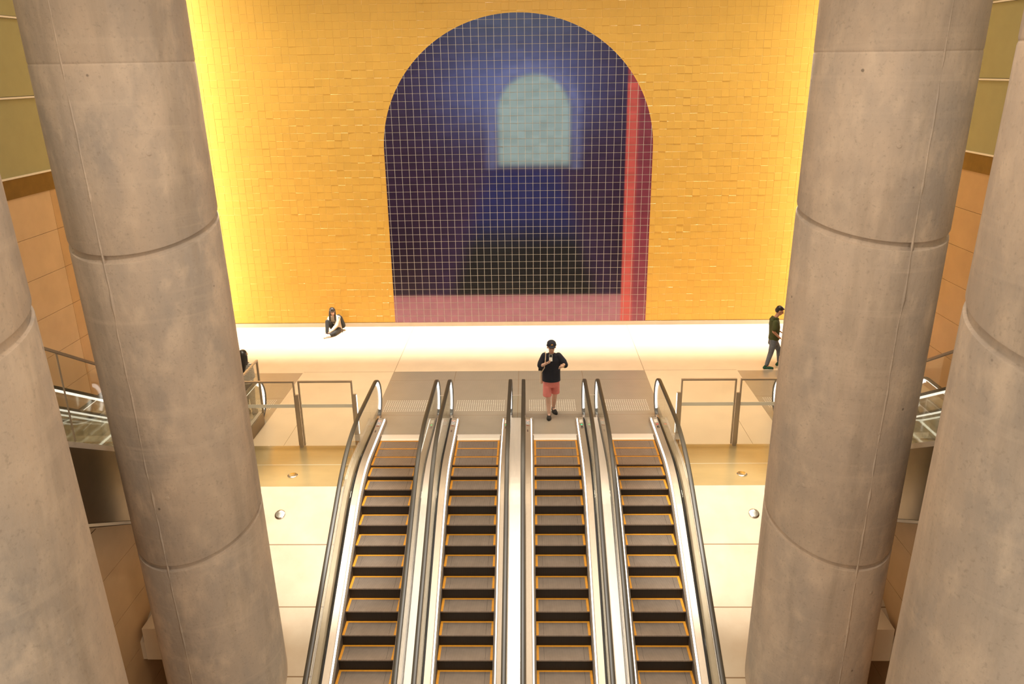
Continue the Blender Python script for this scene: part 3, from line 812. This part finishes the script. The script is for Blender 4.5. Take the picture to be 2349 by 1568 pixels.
def head_shapes(c, yaw, tilt=0, k=1.0):
    """c: head centre; face looks along -y turned by yaw (deg) and dipped by tilt"""
    Rm = Matrix.Rotation(math.radians(yaw), 3, 'Z') @ Matrix.Rotation(math.radians(-tilt), 3, 'X').transposed()
    def P(x, y, z): return tuple(Vector(c)+Rm @ Vector((x*k, y*k, z*k)))
    rt = (tilt, 0, yaw)
    H = [('e', P(0, .012, .02), (.074, .092, .092), rt), ('e', P(0, -.018, -.035), (.058, .066, .074), rt), ('e', P(0, -.05, -.088), (.028, .026, .022), rt),
            ('c', P(0, -.092, .0), .010, P(0, -.104, -.030), .014), ('e', P(-.078, .012, -.012), (.010, .018, .030), rt), ('e', P(.078, .012, -.012), (.010, .018, .030), rt),
            ('c', P(-.022, -.080, -.062), .008, P(.022, -.080, -.062), .008), ('c', P(-.05, -.062, .018), .012, P(.05, -.062, .018), .012)]
    H = [(h[0], h[1], tuple(q*k for q in h[2]), h[3]) if h[0] == 'e' else (h[0], h[1], h[2]*k, h[3], h[4]*k) for h in H]
    return H, P, rt
def face_parts(root, P, body):
    m = MB()
    for sx in (-1, 1):
        ell_mesh(m, P(sx*.028, -.080, .002), (.012, .006, .006), (0,0,0), 10)
    m.mats = [EYE]; m.m = [0]*len(m.f); m.build('eyes', body, smooth=True)
    m = MB(); m.tube([P(-.022, -.089, -.062), P(0, -.095, -.060), P(.022, -.089, -.062)], .0035, LIP, 6); m.build('lips', body)
    m = MB()
    for sx in (-1, 1): m.tube([P(sx*.014, -.086, .020), P(sx*.03, -.086, .024), P(sx*.046, -.074, .019)], .0035, HAIR, 6)
    m.build('eyebrows', body)
def shoe(name, heel, toe, m_up, m_sole, parent, h=.075, ankle=None):
    hv, tv = Vector(heel), Vector(toe); d = (tv-hv); L = d.length; d.normalize(); sd = d.cross(Vector((0,0,1))).normalized()
    up = Vector((0,0,1))
    def q(a, z, s=0): return tuple(hv+d*(L*a)+up*z+sd*s)
    sh = [('c', q(.10, .045), .044, q(.55, .042), .048), ('c', q(.55, .038), .048, q(.86, .032), .040), ('c', q(.12, .05), .040, q(.18, h+.02), .034)]
    o = organic(name, sh, m_up, parent, .009, 4)
    m = MB(); rows = []
    ring = []
    for k in range(24):
        a = 2*PI*k/24; fx = .5+.53*math.cos(a); wd = .042+.010*math.sin(PI*min(1, max(0, fx))*.9); ring.append((fx, wd*math.sin(a)*1.05))
    base = [tuple(hv+d*(L*fx)+sd*w_+up*.0) for fx, w_ in ring]; topr = [tuple(hv+d*(L*fx)+sd*w_+up*.02) for fx, w_ in ring]
    m.grid([base, topr], m_sole, True); m.add(base, [tuple(range(24))], m_sole); m.add(topr, [tuple(range(24))[::-1]], m_sole)
    m.build('sole', o)
    return o
# ---- person in cap and coral shorts, looking at a phone
def man():
    O = (.76, 16.18, 0.0); root = empty('person', O)
    tag(root, 'person in navy cap, black t-shirt and coral shorts walking and looking at a phone', 'person')
    hs, P, rt = head_shapes((.0, -.035, 1.672), 3, 10, 1.14)
    sh = hs + [('c', (0,.0,1.50), .056, (0,-.03,1.62), .054), ('l', [(0,.01,.90,.15,.10),(0,.01,1.05,.14,.095),(0,.005,1.25,.16,.10),(0,0,1.40,.18,.105),(0,0,1.48,.13,.08)]),
        ('c', (-.17,0,1.44), .055, (-.235,-.02,1.22), .043), ('c', (-.235,-.02,1.22), .042, (-.12,-.22,1.355), .028),
        ('c', (.17,0,1.44), .055, (.285,-.02,1.27), .043), ('c', (.285,-.02,1.27), .042, (.235,-.20,1.285), .028),
        ('c', (-.085,.01,.88), .08, (-.07,-.08,.50), .062), ('c', (-.07,-.08,.50), .058, (-.062,-.05,.36), .060), ('c', (-.062,-.05,.36), .060, (-.05,-.10,.10), .036),
        ('c', (.085,.01,.88), .08, (.08,.10,.50), .062), ('c', (.08,.10,.50), .058, (.07,.16,.36), .060), ('c', (.07,.16,.36), .060, (.055,.235,.11), .036),
        ('c', (-.05,-.10,.10), .034, (-.055,-.17,.05), .03), ('c', (.055,.235,.11), .034, (.085,.16,.05), .03)]
    sh += hand((-.12,-.22,1.355), (-.06,-.275,1.405), (.45,-.35,.75), (-.2,-.55,.6), (.25,.35,.2))
    sh += hand((.235,-.20,1.285), (.205,-.255,1.290), (-.75,-.45,.0), (-.1,-.3,.8), (.1,.2,-.7))
    body = organic('body', off(sh, O), SKIN2, root, .0075, 3)
    face_parts(root, lambda x, y, z: V3(O, P(x, y, z)), body)
    tee = [('l', [(0,.01,.865,.205,.145),(0,.01,1.0,.20,.14),(0,.005,1.2,.20,.135),(0,0,1.36,.205,.13),(0,0,1.47,.165,.10),(0,0,1.515,.085,.075)]),
           ('c', (-.155,0,1.455), .075, (-.225,-.01,1.27), .085), ('c', (-.215,-.01,1.30), .085, (-.235,-.03,1.245), .080),
           ('c', (.155,0,1.455), .075, (.255,-.01,1.31), .088), ('c', (.255,-.01,1.31), .086, (.295,-.03,1.25), .074)]
    t = organic('tshirt', off(tee, O), NAVY, root, .010, 5)
    shr = [('l', [(0,.01,.735,.185,.13),(0,.01,.86,.18,.13),(0,.01,.93,.185,.13)]), ('l', [(-.092,-.075,.535,.098,.105),(-.092,-.06,.62,.096,.105),(-.094,-.01,.76,.092,.12)]),
           ('l', [(.092,.085,.535,.098,.105),(.092,.07,.62,.096,.105),(.094,.02,.76,.092,.12)])]
    organic('shorts', off(shr, O), CORAL, root, .010, 4)
    shoe('shoe', V3(O, (-.045,-.02,.006)), V3(O, (-.062,-.265,.006)), BLACKC, BLACKC, root)
    shoe('shoe', V3(O, (.045,.30,.006)), V3(O, (.125,.06,.006)), BLACKC, BLACKC, root)
    cap = [('e', P(0, .014, .060), (.103, .118, .086), rt), ('c', P(-.075,.01,.035), .026, P(.075,.01,.035), .026), ('e', P(0, -.100, .050), (.078, .056, .013), (rt[0]+2, 0, rt[2]))]
    c = organic('cap', off(cap, O), NAVY, root, .007, 2)
    m = MB(); a = lambda x, y, z: V3(O, P(x, y, z))
    m.add([a(-.024, -.090, .082), a(.026, -.090, .084), a(.018, -.082, .104), a(-.012, -.083, .102)], [(0,1,2,3)], mat('tan_embroidery', (.60,.32,.08), .7)); m.build('cap_emblem', c)
    hr = [('e', P(0, .035, -.005), (.080, .078, .075), rt)]
    organic('hair', off(hr, O), HAIR, root, .009, 2)
    m = MB(); m.tube([V3(O, (.243+.034*math.cos(q), -.178+.010*math.sin(q), 1.283+.034*math.sin(q))) for q in [2*PI*k/14 for k in range(15)]], .007, mat('gold_watch', (.55,.36,.12), .3, metal=.8), 6); m.build('watch', root)
    m = MB(); m.tube([V3(O, (.055+.038*math.cos(q), .235+.038*math.sin(q), .125)) for q in [2*PI*k/14 for k in range(15)]], .012, mat('grey_sock', (.25,.24,.21), .9), 6); m.build('sock', root)
    rebase(root)
    # phone in the hand, bag on the shoulder
    ph = empty('smartphone', V3(O, (-.02,-.275,1.50))); tag(ph, 'white backed smartphone held up by the person in the cap', 'phone')
    Rm = Euler((math.radians(-22), 0, 0)).to_matrix(); c0 = Vector(V3(O, (-.022,-.272,1.505)))
    def bx(m, a, b, mm):
        k = len(m.v); m.box(a, b, mm)
        for i in range(k, len(m.v)): m.v[i] = tuple(c0+Rm @ Vector(m.v[i]))
    m = MB(); bx(m, (-.035, -.005, -.074), (.035, .005, .074), M['white']); m.build('case', ph)
    m = MB(); bx(m, (-.030, -.008, .015), (.030, -.004, .070), M['black']); q = m.build('camera_bump', ph); q['label'] = 'black camera window'
    m = MB(); bx(m, (-.032, .005, -.068), (.032, .0065, .068), M['black']); m.build('screen', ph)
    rebase(ph)
    bg = empty('tote_bag', V3(O, (-.22,.16,.75))); tag(bg, 'cream tote bag hanging behind the arm of the person in coral shorts', 'bag')
    b_ = [('c', (-.20,.17,1.05), .045, (-.22,.17,.76), .04), ('c', (-.20,.27,1.05), .045, (-.22,.27,.76), .04), ('c', (-.20,.22,1.05), .045, (-.225,.22,.75), .04)]
    organic('pouch', off(b_, O), CREAM, bg, .011, 4)
    m = MB(); m.tube([V3(O, q) for q in ((-.215,.17,1.05), (-.19,.12,1.35), (-.135,.03,1.54), (-.125,-.06,1.52), (-.135,-.125,1.40), (-.16,-.15,1.22), (-.21,-.06,1.10), (-.215,.12,1.02))], .011, CREAM, 8); m.build('strap', bg)
    m = MB(); m.box(V3(O, (-.285,.06,1.08)), V3(O, (-.20,.14,1.14)), M['black']); m.build('black_pouch_clip', bg)
    rebase(bg)
man()
# ---- person in olive shirt walking right
def walker():
    O = (6.53, 19.08, 0.0); root = empty('person', O)
    tag(root, 'person in olive hooded t-shirt, jeans and green trainers walking with head bowed', 'person')
    hs, P, rt = head_shapes((.085, .02, 1.545), 82, 24)
    sh = hs + [('c', (-.01,.02,1.36), .05, (.05,.02,1.47), .05), ('l', [(.0,.03,.82,.085,.12),(0,.03,1.0,.09,.125),(-.02,.03,1.2,.10,.14),(-.03,.03,1.30,.08,.13)], 0),
        ('c', (-.05,-.14,1.28), .05, (-.075,-.16,1.05), .04), ('c', (-.075,-.16,1.05), .039, (.07,-.13,.90), .026), ('c', (-.03,.19,1.28), .05, (-.02,.24,1.05), .04), ('c', (-.02,.24,1.05), .039, (.15,.22,.95), .026),
        ('c', (-.01,-.04,.82), .075, (-.07,-.06,.45), .055), ('c', (-.07,-.06,.45), .052, (-.145,-.08,.11), .034), ('c', (.01,.10,.82), .075, (.20,.12,.46), .055), ('c', (.20,.12,.46), .052, (.24,.14,.11), .034),
        ('c', (-.145,-.08,.11), .034, (-.08,-.09,.05), .03), ('c', (.24,.14,.11), .034, (.30,.14,.05), .03)]
    sh += hand((.07,-.13,.90), (.115,-.12,.865), (.7,.05,-.6), (.3,.7,-.2), (.1,.3,-.6))
    sh += hand((.15,.22,.95), (.20,.21,.93), (.8,-.1,-.3), (.2,-.7,.3), (.1,-.3,-.4))
    body = organic('body', off(sh, O), SKIN, root, .0075, 3)
    face_parts(root, lambda x, y, z: V3(O, P(x, y, z)), body)
    tee = [('l', [(.005,.03,.795,.135,.175),(0,.03,.95,.125,.165),(-.005,.03,1.12,.135,.175),(-.02,.03,1.27,.12,.165),(-.02,.03,1.345,.09,.11)]),
           ('c', (-.04,-.135,1.28), .066, (-.065,-.165,1.12), .066), ('c', (-.03,.19,1.28), .066, (-.03,.225,1.12), .066),
           ('c', (-.09,-.03,1.30), .05, (-.09,.09,1.30), .05), ('c', (-.06,-.05,1.365), .035, (-.06,.10,1.365), .035), ('c', (-.02,-.06,1.37), .03, (.05,-.02,1.35), .025)]
    organic('hooded_tshirt', off(tee, O), OLIVE, root, .010, 4)
    je = [('l', [(0,.03,.66,.125,.155),(0,.03,.78,.12,.15),(0,.03,.90,.11,.14)]), ('c', (-.01,-.05,.78), .098, (-.065,-.06,.45), .068), ('c', (-.065,-.06,.45), .068, (-.145,-.08,.14), .052),
          ('c', (.01,.11,.78), .098, (.195,.12,.46), .068), ('c', (.195,.12,.46), .068, (.235,.14,.14), .052)]
    organic('jeans', off(je, O), DENIM, root, .010, 3)
    for h_, t_ in (((-.225,-.085,.006), (.03,-.105,.006)), ((.165,.14,.006), (.42,.14,.006))):
        s_ = shoe('trainer', V3(O, h_), V3(O, t_), GREENS, WHITEC, root)
        m = MB()
        for k in range(3):
            x = h_[0]+.09+k*.028; m.tube([V3(O, (x, h_[1]-.046, .025)), V3(O, (x-.022, h_[1]-.040, .07))], .006, WHITEC, 6)
        m.build('side_stripes', s_)
    hr = [('e', P(0, .03, .055), (.084, .092, .078), rt), ('e', P(0, .065, .0), (.078, .062, .075), rt), ('e', P(0, -.045, .085), (.055, .038, .024), rt)]
    organic('hair', off(hr, O), HAIR, root, .008, 2)
    rebase(root)
walker()
# ---- seated woman
def sitter():
    O = (-5.56, 22.15, 0.0); root = empty('person', O)
    tag(root, 'person with long black hair and cream jacket sitting on the floor against the yellow wall', 'person')
    hs, P, rt = head_shapes((.0, .03, .685), 28, 14)
    sh = hs + [('c', (.02,.12,.52), .045, (.0,.06,.60), .045), ('l', [(.06,.18,.10,.13,.11),(.05,.17,.25,.115,.095),(.03,.15,.40,.14,.10),(.02,.13,.50,.11,.07)], 20),
        ('c', (-.12,.07,.47), .045, (-.16,-.06,.30), .036), ('c', (-.16,-.06,.30), .035, (-.145,-.26,.17), .024), ('c', (.14,.12,.47), .045, (.10,-.03,.26), .036), ('c', (.10,-.03,.26), .035, (-.03,-.22,.14), .024),
        ('c', (-.02,.14,.11), .085, (-.135,-.12,.42), .055), ('c', (-.135,-.12,.42), .052, (-.13,-.30,.09), .035), ('c', (.11,.13,.10), .085, (.05,-.22,.075), .058), ('c', (.05,-.22,.075), .052, (-.06,-.34,.055), .034),
        ('c', (-.13,-.30,.09), .034, (-.15,-.37,.05), .028)]
    sh += hand((-.145,-.26,.17), (-.15,-.30,.13), (-.05,-.5,-.7), (.6,-.4,-.2), (.2,.2,-.3)); sh += hand((-.03,-.22,.14), (-.065,-.265,.12), (-.6,-.6,-.3), (-.2,-.2,.8), (-.1,.2,-.6))
    body = organic('body', off(sh, O), SKIN2, root, .0075, 3)
    face_parts(root, lambda x, y, z: V3(O, P(x, y, z)), body)
    jk = [('l', [(.06,.18,.08,.15,.13),(.05,.17,.25,.14,.12),(.03,.15,.42,.155,.115),(.02,.13,.51,.12,.085),(.01,.12,.55,.07,.06)], 20),
          ('c', (-.115,.08,.46), .062, (-.16,-.06,.30), .055), ('c', (-.16,-.06,.30), .055, (-.148,-.235,.19), .042), ('c', (.14,.12,.46), .066, (.10,-.03,.26), .062), ('c', (.10,-.03,.26), .060, (-.01,-.195,.155), .044)]
    organic('jacket', off(jk, O), CREAM, root, .010, 4)
    tr = [('l', [(.05,.17,.05,.15,.13),(.05,.17,.14,.15,.12)], 20), ('c', (-.02,.14,.11), .092, (-.135,-.12,.42), .065), ('c', (-.135,-.12,.42), .063, (-.13,-.285,.12), .050),
          ('c', (.11,.13,.10), .092, (.05,-.22,.078), .068), ('c', (.05,-.22,.078), .062, (-.04,-.325,.065), .050)]
    organic('trousers', off(tr, O), BLACKC, root, .010, 3)
    shoe('shoe', V3(O, (-.125,-.26,.004)), V3(O, (-.185,-.47,.004)), WHITEC, WHITEC, root); shoe('shoe', V3(O, (-.03,-.34,.004)), V3(O, (-.20,-.40,.004)), WHITEC, WHITEC, root, h=.05)
    hr = [('e', P(0, .018, .042), (.088, .100, .084), rt), ('e', P(-.03, -.055, .075), (.040, .035, .045), rt), ('e', P(.035, -.055, .075), (.040, .035, .045), rt), ('e', P(0, .075, -.06), (.078, .055, .13), rt), ('c', P(-.076, .0, .02), .028, P(-.085, -.01, -.12), .030), ('c', P(-.085, -.01, -.12), .030, V3((0,0,0), (-.085,.0,.40)), .028),
          ('c', P(.074, .01, .02), .026, P(.078, -.01, -.10), .028), ('c', P(.078, -.01, -.10), .028, (.08,-.01,.43), .026)]
    organic('hair', off(hr, O), HAIR, root, .008, 3)
    m = MB(); m.tube([V3(O, q) for q in ((-.10,.02,.36), (.0,.0,.355), (.09,.03,.36))], .009, BLACKC, 6); m.build('chest_strap', root)
    rebase(root)
    bp = empty('backpack', V3(O, (.17,.33,.05))); tag(bp, 'black backpack worn by the person sitting on the floor', 'backpack')
    organic('pack', off([('c', (.13,.34,.16), .095, (.10,.30,.44), .075), ('c', (.21,.30,.16), .085, (.16,.27,.42), .065), ('c', (.17,.36,.15), .09, (.13,.33,.38), .08)], O), BLACKC, bp, .011, 4)
    m = MB(); m.tube([V3(O, q) for q in ((.20,.24,.10), (.23,.15,.06), (.22,.10,.012))], .010, BLACKC, 6); m.tube([V3(O, q) for q in ((.19,.20,.44), (.17,.08,.50), (.155,.03,.40))], .013, BLACKC, 6); m.build('strap', bp)
    rebase(bp)
sitter()
# ---- person in striped top, mostly hidden by the left inner column
def hidden():
    O = (-6.12, 16.35, 0.0); root = empty('person', O)
    tag(root, 'person with long black hair and striped top half hidden by the left inner column', 'person')
    hs, P, rt = head_shapes((.0, .03, 1.46), 150, 5)
    sh = hs + [('c', (0,.0,1.27), .045, (0,.02,1.40), .045), ('l', [(0,0,.80,.13,.10),(0,0,.95,.11,.085),(0,0,1.12,.14,.095),(0,0,1.24,.13,.08)]),
        ('c', (-.14,0,1.20), .045, (-.17,-.02,.95), .036), ('c', (-.17,-.02,.95), .035, (-.12,.12,.82), .024), ('c', (.13,0,1.20), .045, (.15,-.02,.95), .036), ('c', (.15,-.02,.95), .035, (.08,.14,.90), .024),
        ('c', (-.075,0,.80), .085, (-.07,.02,.44), .052), ('c', (-.07,.02,.44), .05, (-.07,-.02,.08), .034), ('c', (.075,0,.80), .085, (.07,.04,.44), .052), ('c', (.07,.04,.44), .05, (.07,.02,.08), .034)]
    sh += hand((-.12,.12,.82), (-.10,.16,.81), (.2,.9,0), (.6,.2,.5), (0,.2,-.5)); sh += hand((.08,.14,.90), (.07,.19,.90), (-.2,.9,0), (-.6,.2,.5), (0,.2,-.5))
    body = organic('body', off(sh, O), SKIN2, root, .008, 3); face_parts(root, lambda x, y, z: V3(O, P(x, y, z)), body)
    organic('striped_top', off([('l', [(0,0,.80,.165,.13),(0,0,.95,.16,.125),(0,0,1.12,.165,.12),(0,0,1.24,.145,.10),(0,0,1.29,.07,.06)]), ('c', (-.13,0,1.20), .065, (-.17,-.02,.95), .06), ('c', (-.17,-.02,.95), .058, (-.13,.09,.84), .045),
        ('c', (.125,0,1.20), .065, (.155,-.02,.95), .06), ('c', (.155,-.02,.95), .058, (.09,.10,.90), .045)], O), STRIPE, root, .010, 4)
    organic('trousers', off([('l', [(0,0,.68,.15,.115),(0,0,.82,.15,.11)]), ('c', (-.078,0,.78), .092, (-.07,.02,.44), .068), ('c', (-.07,.02,.44), .066, (-.07,-.02,.12), .052), ('c', (.078,0,.78), .092, (.07,.04,.44), .068), ('c', (.07,.04,.44), .066, (.07,.02,.12), .052)], O), BLACKC, root, .010, 3)
    shoe('shoe', V3(O, (-.07,-.07,.006)), V3(O, (-.08,.16,.006)), BLACKC, BLACKC, root); shoe('shoe', V3(O, (.07,-.04,.006)), V3(O, (.08,.19,.006)), BLACKC, BLACKC, root)
    organic('hair', off([('e', P(0, .03, .03), (.088, .10, .09), rt), ('c', (0,-.03,1.48), .085, (.0,-.06,1.28), .085), ('c', (.0,-.06,1.28), .085, (-.01,-.09,1.10), .055), ('c', (.06,-.03,1.44), .045, (.05,-.04,1.25), .05)], O), HAIR, root, .009, 3)
    rebase(root)
hidden()
